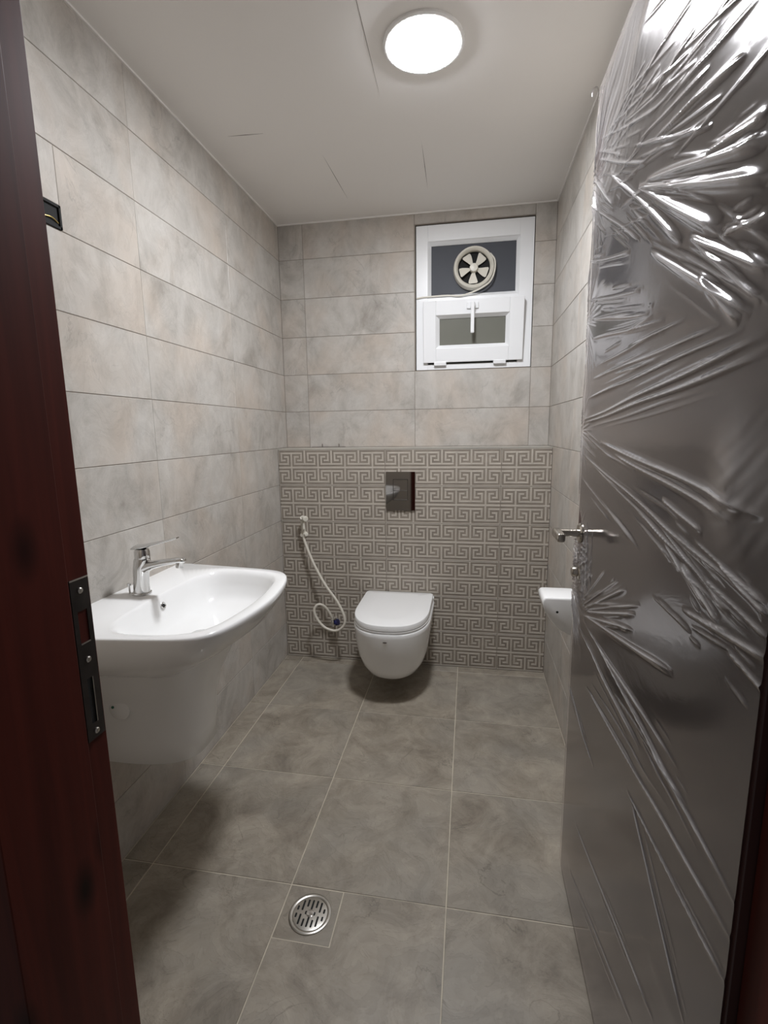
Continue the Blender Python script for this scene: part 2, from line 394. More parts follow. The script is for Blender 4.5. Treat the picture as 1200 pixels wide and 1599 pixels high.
# boxed-out half wall that hides the cistern, clad in greek-key tiles
wc = struct(box('wall_ledge', 'grout_wall', 0.0, W, LEDGE_Y + 0.0016, 0.0016, 0.0, 1.192), 'boxed-out half wall clad in greek-key tiles behind the toilet', 'wall')
tile(wc, 'z', 0.0, 0.59, LEDGE_Y + 0.004, 0.0, 1.2, 'wall', sink=-1); tile(wc, 'z', 0.59, 1.19, LEDGE_Y + 0.004, 0.0, 1.2, 'wall', sink=-1); tile(wc, 'z', 1.19, W, LEDGE_Y + 0.004, 0.0, 1.2, 'wall', sink=-1)
struct(box('trim_2', 'trim', 0.0, W, LEDGE_Y - 0.0015, LEDGE_Y + 0.004, 1.1925, 1.2008), 'slim pale edge strip along the top of the greek-key half wall', 'trim')
U, V = 0.075 / 8, 0.01
def key_cells(flip):
    """light bars of one 7.5 x 10 cm cell in units: (col0, col1, row0, row1), row 0 at the top"""
    b = [(-0.5, 0.5, 0.5, 8.5), (0.5, 6.5, 7.5, 8.5), (5.5, 6.5, 3.5, 7.5), (3.5, 5.5, 3.5, 4.5),
         (7.5, 8.5, 1.5, 9.5), (1.5, 7.5, 1.5, 2.5), (1.5, 2.5, 2.5, 6.5), (2.5, 4.5, 5.5, 6.5)]
    return [(a, c, 10 - e, 10 - d) for a, c, d, e in b] if flip else b
REL = {}
def relief_mesh(wd):
    key = round(wd, 4)
    if key in REL: return REL[key]
    bm = bmesh.new(); t = 0.0016
    def bar(x0, x1, z0, z1):
        x0, x1 = max(x0, 0.0012), min(x1, wd - 0.0012)
        if x1 - x0 < 0.001: return
        i = 0.0010
        lo = [bm.verts.new((x, 0.0003, z)) for x, z in ((x0, z0), (x1, z0), (x1, z1), (x0, z1))]
        hi = [bm.verts.new((x, -t, z)) for x, z in ((x0 + i, z0 + i), (x1 - i, z0 + i), (x1 - i, z1 - i), (x0 + i, z1 - i))]
        bm.faces.new(hi)
        for q in range(4): bm.faces.new((lo[q], lo[(q + 1) % 4], hi[(q + 1) % 4], hi[q]))
    for r in range(2):
        ztop = 0.2 - 0.1 * r
        bar(0, wd, ztop - 0.0055, ztop - (0.0012 if r == 0 else 0.0) + (0 if r == 0 else 0.0055))
        if r == 1: bar(0, wd, 0.0012, 0.0055)
        for c in range(8):
            for a, b_, d, e in key_cells(r == 1):
                stem_a, stem_b = a < 0, b_ > 8
                if c < 7 and ((c % 2 == 0 and stem_b) or (c % 2 == 1 and stem_a)): continue
                if c % 2: a, b_ = 8 - b_, 8 - a
                x0, x1 = (c * 8 + a) * U, (c * 8 + b_) * U
                if a < 0 and c % 2 == 0: x0 = c * 8 * U - 0.5 * U
                if x0 >= wd: continue
                bar(x0, x1, ztop - e * V, ztop - d * V)
    me = bpy.data.meshes.new('key_relief'); bmesh.ops.recalc_face_normals(bm, faces=bm.faces); bm.to_mesh(me); bm.free(); me.materials.append(M['key_line'])
    REL[key] = me; return me
mx_cols = [0.0, 0.592, 1.192, W]
for k in range(6):
    for i in range(3):
        top = 0.2 * (k + 1) if k < 5 else 1.192
        t = tile(wc, 'y', mx_cols[i], mx_cols[i + 1], 0.2 * k, top, LEDGE_Y, 'key_base', name='key_tile', sink=1)
        r = bpy.data.objects.new('key_relief', relief_mesh(mx_cols[i + 1] - mx_cols[i])); COL.objects.link(r); r.parent = t
        r.location = (-(mx_cols[i + 1] - mx_cols[i]) / 2, 0, -(top - 0.2 * k) / 2 - (0.2 - (top - 0.2 * k)))
        if k == 5: r.location.z = -(top - 0.2 * k) / 2; r.scale.z = (top - 0.2 * k) / 0.2

# front wall with the doorway (the camera stands outside it)
struct(boxes('wall_front', 'plaster', [(0.0, 0.50, -2.31, FRONT_Y, 0, H), (1.37, W, -2.31, FRONT_Y, 0, H), (0.50, 1.37, -2.31, FRONT_Y, 2.10, H)]),
       'plastered wall holding the mahogany door frame', 'wall')

# door frame
dfm = empty('trim_3', (0.50, -2.23, 0)); struct(dfm, 'dark red mahogany door frame with a bronze strike plate', 'door frame')
prism('jamb', 'wood', [(0.495, FRONT_Y + 0.002), (0.538, FRONT_Y + 0.002), (0.538, -2.19), (0.552, -2.19), (0.552, -2.316), (0.40, -2.316), (0.40, -2.309), (0.495, -2.309)], 'z', 0.0, 2.10, dfm, bevel=0.0012)
prism('jamb', 'wood', [(1.372, FRONT_Y + 0.002), (1.357, FRONT_Y + 0.002), (1.357, -2.196), (1.325, -2.196), (1.325, -2.316), (1.437, -2.316), (1.437, -2.309), (1.372, -2.309)], 'z', 0.0, 2.10, dfm, bevel=0.0012)
boxes('head_rail', 'wood', [(0.552, 1.325, -2.316, -2.19, 2.055, 2.105), (0.538, 1.345, -2.19, FRONT_Y + 0.002, 2.066, 2.105)], dfm)
# strike plate with latch and bolt openings, three screws
X = 0.5386
sp = boxes('strike_plate', 'strike', [(X - 0.001, X + 0.0012, -2.1765, -2.1465, 1.065, 1.108), (X - 0.001, X + 0.0012, -2.1765, -2.169, 1.022, 1.065), (X - 0.001, X + 0.0012, -2.1535, -2.1465, 1.022, 1.065),
                                      (X - 0.001, X + 0.0012, -2.1765, -2.1465, 0.972, 1.022), (X - 0.001, X + 0.0012, -2.1765, -2.167, 0.908, 0.972), (X - 0.001, X + 0.0012, -2.1575, -2.1465, 0.908, 0.972),
                                      (X - 0.001, X + 0.0012, -2.1765, -2.1465, 0.886, 0.908)], dfm)
box('bolt_opening', 'black', X - 0.001, X + 0.0003, -2.167, -2.1575, 0.908, 0.972, sp)
box('latch_opening', 'wood', X - 0.001, X + 0.0003, -2.169, -2.1535, 1.022, 1.065, sp)
for z in (1.092, 0.998, 0.896):
    s = lathe('screw', 'steel', [(0.0040, 0), (0.0040, 0.0016), (0.0028, 0.0028), (0.0, 0.0030)], (X + 0.001, -2.1615, z), (1, 0, 0), sp, 16)
box('edge_lip', 'steel', X + 0.001, X + 0.0018, -2.1765, -2.1465, 1.1065, 1.1085, sp); box('edge_lip', 'steel', X + 0.001, X + 0.0018, -2.169, -2.1535, 1.0205, 1.0222, sp)
box('edge_lip', 'steel', X + 0.001, X + 0.0018, -2.1585, -2.1572, 0.908, 0.972, sp)
hang(dfm)

# ------------------------------------------------------------------ WINDOW
win = empty('window_1', (1.04, 0.02, WZ0)); struct(win, 'small white window with a fan pane above and a tilting sash below', 'window')
FX0, FX1, FZ0, FZ1 = 0.745, 1.334, 1.6045, 2.318
FYF = 0.006                      # face of the frame, a little behind the tiles
boxes('window_frame', 'upvc', [(FX0, 0.806, FYF, 0.07, FZ0, FZ1), (1.266, FX1, FYF, 0.07, FZ0, FZ1), (0.806, 1.266, FYF, 0.07, 2.240, FZ1), (0.806, 1.266, FYF, 0.07, 1.925, 1.966), (0.806, 1.266, FYF, 0.07, FZ0, 1.632)], win, 0.0015)
# glazing bead of the fixed upper light
fx = [0.806, 0.822, 1.250, 1.266]; fz = [1.966, 1.983, 2.224, 2.240]
bm = bmesh.new()
for (a, b) in (((fx[0], fz[0]), (fx[3], fz[0])), ((fx[3], fz[0]), (fx[3], fz[3])), ((fx[3], fz[3]), (fx[0], fz[3])), ((fx[0], fz[3]), (fx[0], fz[0]))):
    def inn(p): return (fx[1] if p[0] == fx[0] else fx[2], fz[1] if p[1] == fz[0] else fz[2])
    q = [(a[0], FYF + 0.004, a[1]), (b[0], FYF + 0.004, b[1]), (inn(b)[0], FYF + 0.022, inn(b)[1]), (inn(a)[0], FYF + 0.022, inn(a)[1])]
    q2 = [(p[0], 0.05, p[2]) for p in q]
    v = [bm.verts.new(p) for p in q] + [bm.verts.new(p) for p in q2]
    for f in ((0, 1, 2, 3), (7, 6, 5, 4), (0, 4, 5, 1), (1, 5, 6, 2), (2, 6, 7, 3), (3, 7, 4, 0)): bm.faces.new([v[i] for i in f])
from_bm('glazing_bead', bm, 'upvc', win)
box('fixed_pane', 'glass_up', 0.815, 1.258, 0.034, 0.040, 1.975, 2.232, win)
# lower sash, hinged at the bottom and tipped inwards a little
SX0, SX1, SZ0, SZ1 = 0.784, 1.292, 1.640, 1.944
TILT = math.radians(5.0); PIV = Vector((0, FYF - 0.002, SZ0))
def tip(o):
    R = Matrix.Translation(PIV) @ Matrix.Rotation(TILT, 4, 'X') @ Matrix.Translation(-PIV)
    o.data.transform(R); return o
bz0, bz1, bx0, bx1 = 1.712, 1.872, 0.850, 1.222
sash = tip(boxes('opening_sash', 'upvc', [(SX0, bx0, -0.012, 0.035, SZ0, SZ1), (bx1, SX1, -0.012, 0.035, SZ0, SZ1), (bx0, bx1, -0.012, 0.035, SZ0, bz0), (bx0, bx1, -0.012, 0.035, bz1, SZ1)], win, 0.003))
bm = bmesh.new()
gx = [bx0, 0.868, 1.204, bx1]; gz = [bz0, 1.727, 1.857, bz1]
for (a, b) in (((0, 0), (3, 0)), ((3, 0), (3, 3)), ((3, 3), (0, 3)), ((0, 3), (0, 0))):
    s_ = lambda k: 1 if k == 0 else 2
    q = [(gx[a[0]], -0.009, gz[a[1]]), (gx[b[0]], -0.009, gz[b[1]]), (gx[s_(b[0])], 0.012, gz[s_(b[1])]), (gx[s_(a[0])], 0.012, gz[s_(a[1])])]
    v = [bm.verts.new(p) for p in q] + [bm.verts.new((p[0], 0.03, p[2])) for p in q]
    for f in ((0, 1, 2, 3), (7, 6, 5, 4), (0, 4, 5, 1), (1, 5, 6, 2), (2, 6, 7, 3), (3, 7, 4, 0)): bm.faces.new([v[i] for i in f])
tip(from_bm('glazing_bead', bm, 'upvc', sash)); tip(box('pane', 'glass_low', 0.86, 1.21, 0.016, 0.022, 1.72, 1.865, sash))
hx, hz = 1.037, 1.912
hp = tip(box('handle_plate', 'upvc', hx - 0.030, hx + 0.030, -0.022, -0.011, hz - 0.016, hz + 0.016, sash, 0.004))
hl = tip(boxes('window_handle', 'upvc', [(hx - 0.012, hx + 0.012, -0.046, -0.020, hz - 0.012, hz + 0.012), (hx - 0.009, hx + 0.009, -0.052, -0.034, hz - 0.135, hz + 0.014)], sash, 0.004))
for x in (0.872, 1.178):
    tip(box('hinge', 'upvc', x - 0.032, x + 0.032, -0.014, 0.006, SZ0 - 0.016, SZ0 + 0.004, sash, 0.003))
# dark rebate behind the tipped sash
box('rebate', 'glass_low', 0.806, 1.266, 0.055, 0.068, 1.632, 1.925, win)
hang(win)

# ------------------------------------------------------------------ DOOR leaf and handle
DX, DY0, DY1, DZ0, DZ1 = 1.315, -2.194, -1.362, 0.010, 2.045
door = empty('door_1', (1.335, -2.194, 0)); struct(door, 'dark brown door swung open against the right wall', 'door')
box('leaf', 'door', DX, DX + 0.040, DY0, DY1, DZ0, DZ1, door, 0.002)
hy, hzz = -1.412, 1.026
lathe('rosette', 'satin', [(0.0, 0), (0.026, 0), (0.026, -0.006), (0.022, -0.010), (0.0, -0.010)], (DX, hy, hzz), (1, 0, 0), door)
lev = tube('handle', 'satin', [(DX - 0.004, hy, hzz), (DX - 0.030, hy, hzz), (DX - 0.060, hy, hzz)], [0.0105, 0.0095, 0.0095], door, 16)
bm = bmesh.new()
bm_box(bm, DX - 0.072, DX - 0.052, hy - 0.068, hy + 0.014, hzz - 0.011, hzz + 0.011, 0.006, 3)
autosmooth(from_bm('grip', bm, 'satin', lev), 40)
lathe('lock_rosette', 'satin', [(0.0, 0), (0.024, 0), (0.024, -0.005), (0.020, -0.008), (0.0, -0.008)], (DX, hy - 0.0, 0.925), (1, 0, 0), door)
lathe('thumb_turn', 'satin', [(0.0, 0), (0.013, 0), (0.013, -0.012), (0.010, -0.016), (0.0, -0.017)], (DX - 0.006, hy, 0.925), (1, 0, 0), door, 20)
box('latch_plate', 'satin', DX + 0.010, DX + 0.030, DY1 - 0.001, DY1 + 0.001, 0.90, 1.08, door)
for z in (0.25, 1.05, 1.85):
    tube('hinge', 'strike', [(DX + 0.036, DY0 + 0.003, z - 0.05), (DX + 0.036, DY0 + 0.003, z + 0.05)], 0.006, door)
hang(door)

# ------------------------------------------------------------------ stretch film around the door
FOLDS = [(-1.715, 1.69, -2.11, 1.527, 3), (-1.743, 1.688, -2.103, 1.563, 3), (-1.972, 1.614, -2.098, 1.587, 2.5), (-1.703, 1.698, -2.021, 1.512, 3), (-1.505, 1.816, -1.913, 1.536, 2), (-1.398, 1.927, -1.777, 1.775, 1), (-1.469, 1.91, -1.889, 1.78, 1), (-1.697, 1.772, -1.956, 1.719, 1), (-1.769, 1.737, -2.043, 1.674, 1.5), (-1.662, 1.781, -1.971, 1.643, 1), (-1.417, 1.89, -1.67, 1.885, 1), (-1.444, 1.89, -1.787, 1.863, 1), (-1.385, 1.91, -1.575, 1.814, 1), (-1.396, 1.888, -1.736, 1.718, 1.2), (-1.786, 1.568, -2.105, 1.402, 2), (-1.938, 1.536, -2.128, 1.436, 2), (-2.028, 1.502, -2.118, 1.488, 1.5), (-1.98, 1.474, -2.086, 1.399, 2), (-1.952, 1.525, -2.122, 1.409, 1.5), (-1.367, 1.861, -1.551, 1.731, 1.5), (-1.347, 1.814, -1.73, 1.602, 1), (-1.359, 1.682, -1.68, 1.598, 1), (-1.38, 1.305, -2.14, 1.374, 2), (-1.434, 1.358, -2.095, 1.389, 1.5), (-1.381, 1.298, -2.143, 1.356, 1.8), (-1.455, 1.401, -2.044, 1.401, 1.5), (-1.512, 1.426, -1.948, 1.43, 1.2), (-1.411, 1.539, -1.807, 1.466, 1), (-1.38, 1.589, -1.749, 1.515, 1), (-1.421, 1.494, -1.874, 1.443, 1), (-1.372, 1.278, -1.663, 1.225, 1), (-1.55, 1.257, -2.173, 1.203, 2.5), (-1.661, 1.236, -2.12, 1.189, 2), (-1.385, 1.224, -2.178, 1.115, 1.5), (-1.421, 1.216, -2.062, 1.11, 1.2), (-1.377, 1.166, -1.843, 1.087, 1.2), (-1.916, 1.185, -2.048, 1.161, 2), (-1.942, 1.127, -2.075, 1.075, 2), (-2.029, 1.147, -2.189, 1.119, 1.5), (-1.924, 1.146, -2.126, 1.086, 1.5), (-1.827, 1.149, -2.026, 1.116, 1.2), (-1.456, 0.833, -2.001, 0.953, 2), (-1.604, 0.828, -2.203, 0.794, 1.8), (-1.553, 0.684, -2.205, 0.754, 2), (-1.37, 0.59, -1.657, 0.549, 1.5), (-1.518, 0.29, -2.038, 0.422, 1.8), (-1.485, 0.12, -1.968, 0.31, 1.5), (-1.878, 0.666, -2.123, 0.536, 1.8), (-1.862, 0.659, -2.202, 0.696, 1.8), (-1.451, 0.79, -1.907, 0.771, 2), (-1.513, 0.824, -2.043, 0.839, 1.5), (-1.759, 0.789, -2.079, 0.811, 1.2), (-1.506, 0.854, -1.842, 0.975, 2), (-1.486, 0.854, -1.787, 1.003, 2), (-1.471, 0.857, -1.737, 1.003, 1.5), (-1.487, 0.851, -1.859, 0.999, 1.5), (-1.489, 0.839, -1.838, 0.946, 1.5), (-1.457, 0.86, -1.645, 0.997, 1.2), (-1.998, 1.109, -2.106, 1.068, 2), (-2.011, 1.049, -2.199, 1.071, 2), (-2.13, 1.047, -2.206, 1.037, 1.5), (-2.099, 1.136, -2.191, 1.111, 2), (-2.062, 1.11, -2.196, 1.088, 1.5), (-1.909, 1.033, -2.043, 1.029, 1), (-1.475, 1.07, -1.505, 0.90, 1.5), (-1.455, 1.03, -1.470, 0.87, 1.5), (-1.43, 0.99, -1.462, 0.86, 1.4), (-1.525, 1.06, -1.535, 0.93, 1.0), (-1.50, 1.02, -1.46, 0.93, 1.2), (-1.545, 0.99, -1.48, 0.90, 1.0), (-1.40, 0.93, -1.50, 0.975, 1.2), (-1.39, 0.96, -1.47, 1.01, 1.0)]
def make_film():
    rng = np.random.default_rng(5)
    fy0, fy1, fz0, fz1 = DY0 + 0.001, DY1 + 0.004, 0.030, DZ1 + 0.004
    ny, nz = 470, 1120
    ys = np.linspace(fy0, fy1, ny); zs = np.linspace(fz0, fz1, nz)
    Y, Z = np.meshgrid(ys, zs)
    h = np.full_like(Y, 0.0035); lay_glint = np.zeros_like(Y)
    def ridge(y0, z0, y1, z1, a, wd, taper=0.12):
        nonlocal h, lay_glint
        d = np.array([y1 - y0, z1 - z0]); L = np.hypot(*d); d = d / L
        mg = 9 * wd + 0.004
        c0, c1 = np.searchsorted(ys, [min(y0, y1) - mg, max(y0, y1) + mg]); q0, q1 = np.searchsorted(zs, [min(z0, z1) - mg, max(z0, z1) + mg])
        sl = (slice(q0, q1), slice(c0, c1)); Ys, Zs = Y[sl], Z[sl]
        if Ys.size == 0: return
        s = (Ys - y0) * d[0] + (Zs - z0) * d[1]; t = -(Ys - y0) * d[1] + (Zs - z0) * d[0]
        t = t + 0.0010 * np.sin(s * 17 + y0 * 40)          # not ruler-straight
        u = np.clip(s / L, 0, 1); env = np.clip(np.minimum(u / taper, (1 - u) / taper), 0, 1) ** 0.7
        wloc = wd * (0.7 + 0.6 * u)
        pr = env * np.exp(-np.abs(t / wloc) ** 1.3); h[sl] += a * pr; lay_glint[sl] = np.maximum(lay_glint[sl], pr ** 2.2 * min(1.0, a / 0.003))  # fold cores whitened: bunched film plus highlights put into the colour
    for y0, z0, y1, z1, k in FOLDS:
        t_ = 1.0 if max(z0, z1) > 1.45 else 0.72            # tighter, thinner pulls lower down
        ridge(y0, z0, y1, z1, 0.0024 * k * t_, 0.0020 * k * t_)
    # finer creases that follow the same pull directions
    for y0, z0, y1, z1, k in FOLDS:
        for q in range(5 if z0 > 1.5 else 3):
            o = rng.normal(0, 0.018, 2); a, b = sorted(rng.uniform(0, 1, 2))
            if b - a < 0.25: b = min(1, a + 0.35)
            P = lambda t: (y0 + (y1 - y0) * t + o[0], z0 + (z1 - z0) * t + o[1])
            ridge(*P(a), *P(b), rng.uniform(0.0006, 0.0020), rng.uniform(0.0015, 0.0024), 0.3)
    # many short pulls below the top edge
    for q in range(34):
        ya, za = rng.uniform(-1.98, -1.50), rng.uniform(1.66, 1.97); ln = rng.uniform(0.12, 0.30)
        ridge(ya, za, ya - ln, za - ln * rng.uniform(0.05, 0.40), rng.uniform(0.0010, 0.0024), rng.uniform(0.0016, 0.0026), 0.25)
    # loose pocket at the hinge side and soft billows between the folds
    h += 0.010 * np.exp(-(((Y + 2.12) / 0.05) ** 2 + ((Z - 1.22) / 0.06) ** 2))
    for q in range(26):
        cy, cz = rng.uniform(fy0, fy1), rng.uniform(fz0, fz1); sy, sz = rng.uniform(0.05, 0.16), rng.uniform(0.02, 0.06); th = rng.uniform(-0.6, 0.2)
        a_ = (Y - cy) * math.cos(th) + (Z - cz) * math.sin(th); b_ = -(Y - cy) * math.sin(th) + (Z - cz) * math.cos(th)
        h += rng.uniform(-0.001, 0.0045) * np.exp(-(a_ / sy) ** 2 - (b_ / sz) ** 2)
    # crumpled fringe along the free edge, strongest round the pinch points
    for cz, amp, sp_ in ((1.86, 0.006, 0.16), (0.87, 0.009, 0.10), (1.28, 0.003, 0.08), (1.55, 0.003, 0.12), (0.99, 0.008, 0.06)):
        e = np.exp(-((Y - fy1) / 0.09) ** 2 - ((Z - cz) / sp_) ** 2)
        th = np.arctan2(Z - cz, fy1 + 0.02 - Y); h += 0.7 * amp * e * (0.5 + 0.5 * np.sin(th * 34 + 3 * np.sin(th * 7))) ** 2; lay_glint = np.maximum(lay_glint, 0.35 * e)
    # bunched, hazier film: layers plus lit haze painted in at the top corner, the loose pocket and the pinch by the lock
    for cy, cz, sy, sz, v in ((-1.50, 1.90, 0.20, 0.15, 0.62), (-1.92, 1.80, 0.25, 0.10, 0.32), (-2.13, 1.22, 0.05, 0.06, 0.40), (-1.46, 0.95, 0.06, 0.10, 0.40)):
        streak = 0.55 + 0.45 * np.sin((Y * 0.8 + Z) * 190 + 5 * np.sin(Y * 23)) * np.sin((Y * 0.5 + Z) * 71 + 1.3)
        lay_glint = np.maximum(lay_glint, v * np.exp(-((Y - cy) / sy) ** 2 - ((Z - cz) / sz) ** 2) * streak)
    h = np.maximum(h, 0.0015)
    # it is pulled round the free edge
    edge = np.clip((Y - (fy1 - 0.003)) / 0.003, 0, 1); h = h * (1 - 0.8 * edge)
    verts = np.stack([DX - h, Y, Z], -1).reshape(-1, 3)
    idx = np.arange(ny * nz).reshape(nz, ny)
    q = np.stack([idx[:-1, :-1], idx[1:, :-1], idx[1:, 1:], idx[:-1, 1:]], -1).reshape(-1, 4)
    # torn opening round the handle
    cyc = Y[:-1, :-1].ravel(); czc = Z[:-1, :-1].ravel()
    tear = (cyc > -1.452 + 0.010 * np.sin(czc * 70)) & (czc > 1.000 + 0.5 * np.maximum(0, -1.40 - cyc)) & (czc < 1.100 - 0.9 * np.maximum(0, -1.365 - cyc))
    q = q[~tear]
    me = bpy.data.meshes.new('plastic_film'); me.from_pydata(verts.tolist(), [], q.tolist()); me.validate()
    at = me.attributes.new('layer_glint', 'FLOAT', 'POINT'); at.data.foreach_set('value', lay_glint.ravel().astype(np.float32))
    return me
film = link('plastic_film', make_film(), 'film', smooth=True)
tag(film, 'clear crinkled plastic stretch film wrapped over the dark brown door', 'plastic film')
# the film that goes round the free edge, and the small twist at the top corner
box('edge_wrap', 'film', DX + 0.0, DX + 0.041, DY1 + 0.0035, DY1 + 0.0042, 1.12, DZ1 + 0.003, film)
tube('film_twist', 'film', spline([(DX - 0.002, DY1 + 0.003, DZ1 - 0.004), (DX - 0.008, DY1 + 0.004, DZ1 + 0.012), (DX - 0.016, DY1 + 0.004, DZ1 + 0.010), (DX - 0.018, DY1 + 0.002, DZ1 - 0.006)], 5), 0.0014, film, 8)

# ------------------------------------------------------------------ CEILING LAMP
LX, LY = 0.884, -1.095
lamp = empty('ceiling_lamp', (LX, LY, H)); tag(lamp, 'round lit ceiling lamp with a glowing white diffuser', 'lamp')
lathe('lamp_rim', 'ceramic', [(0.104, 0.0), (0.116, 0.0), (0.116, -0.006), (0.111, -0.0085), (0.104, -0.008)], (LX, LY, H), (0, 0, 1), lamp, 48)
lathe('diffuser', 'lamp', [(0.0, -0.003), (0.106, -0.003), (0.106, -0.007), (0.101, -0.0105), (0.085, -0.013), (0.05, -0.015), (0.0, -0.0155)], (LX, LY, H), (0, 0, 1), lamp, 48)
hang(lamp)

# ------------------------------------------------------------------ WASHBASIN
BY, BZ = -1.450, 0.825
def sym(half):
    """half outline from the wall (x=0,+y) round to the front centre -> full closed outline"""
    return half + [(x, -y) for x, y in reversed(half[:-1])]
def chaikin(p, closed_from=1):
    out = [p[0]]
    for a, b in zip(p[:-1], p[1:]):
        out += [(a[0] * .75 + b[0] * .25, a[1] * .75 + b[1] * .25), (a[0] * .25 + b[0] * .75, a[1] * .25 + b[1] * .75)]
    return out + [p[-1]]
def smooth_out(half, n=3):
    o = sym(half)
    for _ in range(n): o = chaikin(o)
    return o
def ray_ring(outline, c, n):
    """points of a closed outline at n even angles round c"""
    res = []
    m = len(outline)
    for k in range(n):
        a = 2 * math.pi * (k + 0.5) / n; dx, dy = math.cos(a), math.sin(a); best = None
        for i in range(m):
            (x1, y1), (x2, y2) = outline[i], outline[(i + 1) % m]
            ex, ey = x2 - x1, y2 - y1; det = dx * (-ey) + ex * dy
            if abs(det) < 1e-12: continue
            t = ((x1 - c[0]) * (-ey) + ex * (y1 - c[1])) / det; s = (dx * (y1 - c[1]) - dy * (x1 - c[0])) / det
            if t > 0 and -1e-6 <= s <= 1 + 1e-6 and (best is None or t > best): best = t
        res.append((c[0] + dx * best, c[1] + dy * best))
    return res
NB = 128; CB = (0.26, 0.0)
outer = ray_ring(smooth_out([(0.0, 0.330), (0.26, 0.302), (0.385, 0.285), (0.435, 0.255), (0.462, 0.19), (0.478, 0.10), (0.486, 0.0)]), CB, NB)
opening = smooth_out([(0.142, 0.0), (0.142, 0.10), (0.150, 0.20), (0.19, 0.262), (0.28, 0.266), (0.375, 0.248), (0.420, 0.200), (0.438, 0.10), (0.446, 0.0)])
inner = ray_ring(opening, CB, NB)
def ring_xy(base, kx, ky, z, x_anchor=0.0, min_x=0.0):
    return [(max(min_x, x_anchor + (x - x_anchor) * kx), BY + y * ky, z) for x, y in base]
rings = [ring_xy(outer, 0.60, 0.58, 0.655), ring_xy(outer, 0.70, 0.70, 0.680), ring_xy(outer, 0.82, 0.83, 0.715), ring_xy(outer, 0.92, 0.93, 0.750), ring_xy(outer, 0.975, 0.982, 0.785),
         ring_xy(outer, 0.997, 0.998, 0.806), ring_xy(outer, 1.0, 1.0, 0.816), ring_xy(outer, 0.998, 0.998, BZ - 0.003), ring_xy(outer, 0.990, 0.990, BZ)]
ic = [(x - CB[0], y) for x, y in inner]
def ir(k, z, dx=0.0): return [(CB[0] + dx + x * k, BY + y * k, z) for x, y in ic]
rings += [ir(1.03, BZ - 0.001), ir(1.0, BZ - 0.004), ir(0.965, BZ - 0.016), ir(0.93, BZ - 0.040), ir(0.87, BZ - 0.070), ir(0.76, BZ - 0.093), ir(0.58, BZ - 0.106), ir(0.35, BZ - 0.113), ir(0.10, BZ - 0.117)]
basin = empty('washbasin', (0.0, BY, 0.40)); tag(basin, 'white ceramic wall-hung washbasin with half pedestal on the left wall', 'washbasin')
bm = bmesh.new(); bm_loft(bm, rings); bo = from_bm('bowl', bm, 'ceramic', basin); autosmooth(bo, 60)
lathe('overflow_ring', 'chrome', [(0.0055, 0), (0.0105, 0), (0.0105, 0.003), (0.0085, 0.0045), (0.0055, 0.003)], (0.150, BY - 0.002, BZ - 0.034), (1, 0, 0.25), basin, 24)
lathe('overflow_hole', 'black', [(0.0, 0), (0.006, 0), (0.006, 0.0025), (0.0, 0.0025)], (0.150, BY - 0.002, BZ - 0.034), (1, 0, 0.25), basin, 20)
lathe('waste_ring', 'chrome', [(0.0, 0.0), (0.030, 0.0), (0.032, 0.002), (0.022, 0.004), (0.0, 0.003)], (CB[0], BY, BZ - 0.1175), (0, 0, 1), basin, 28)
# half pedestal
def ped_ring(z, fx_, hw, e=3.2, n=72):
    r = []
    for k in range(n + 1):
        a = -math.pi / 2 + math.pi * k / n
        c, s = math.cos(a), math.sin(a)
        r.append((fx_ * abs(c) ** (2 / e), BY + hw * math.copysign(abs(s) ** (2 / e), s), z))
    return r
PR = [(0.356, 0.238, 0.104), (0.350, 0.252, 0.114), (0.357, 0.262, 0.121), (0.42, 0.266, 0.124), (0.50, 0.274, 0.131), (0.57, 0.290, 0.148), (0.63, 0.318, 0.178), (0.67, 0.334, 0.200), (0.705, 0.35, 0.225)]
bm = bmesh.new(); bm_loft(bm, [ped_ring(z, a, b) for z, a, b in PR]); po = from_bm('half_pedestal', bm, 'ceramic', basin); autosmooth(po, 60)
cap = lathe('cover_cap', 'ceramic', [(0.0, 0), (0.031, 0), (0.031, -0.0035), (0.027, -0.006), (0.0, -0.007)], (0.085, BY - 0.1375, 0.537), (0, 1, 0), basin, 28)
lathe('cap_hole', 'green', [(0.0, 0), (0.004, 0), (0.004, -0.002), (0.0, -0.002)], (0.069, BY - 0.1442, 0.545), (0, 1, 0), cap, 12)
hang(basin)

# faucet
fa = empty('basin_faucet', (0.088, BY, BZ)); tag(fa, 'chrome single-lever faucet standing on the washbasin deck', 'faucet')
def sect(cx, cz, rx, ry, tiltx=0.0, n=24):
    return [(cx + rx * math.cos(2 * math.pi * k / n), BY + ry * math.sin(2 * math.pi * k / n), cz + tiltx * math.cos(2 * math.pi * k / n) * rx) for k in range(n)]
lathe('base_ring', 'chrome', [(0.0, 0), (0.027, 0), (0.027, 0.004), (0.024, 0.006), (0.0, 0.006)], (0.084, BY, BZ), (0, 0, 1), fa)
bm = bmesh.new(); bm_loft(bm, [sect(0.084, BZ + 0.005, 0.0235, 0.0235), sect(0.085, BZ + 0.03, 0.0215, 0.0225), sect(0.089, BZ + 0.075, 0.0225, 0.022), sect(0.094, BZ + 0.100, 0.024, 0.0225), sect(0.096, BZ + 0.108, 0.022, 0.021)])
autosmooth(from_bm('body', bm, 'chrome', fa), 50)
bm = bmesh.new()
sp_pts = [((0.098, 0.078), 0.017, 0.019), ((0.125, 0.088), 0.0125, 0.017), ((0.165, 0.097), 0.0095, 0.0155), ((0.205, 0.104), 0.0085, 0.0145), ((0.226, 0.106), 0.0080, 0.0140), ((0.231, 0.106), 0.004, 0.008)]
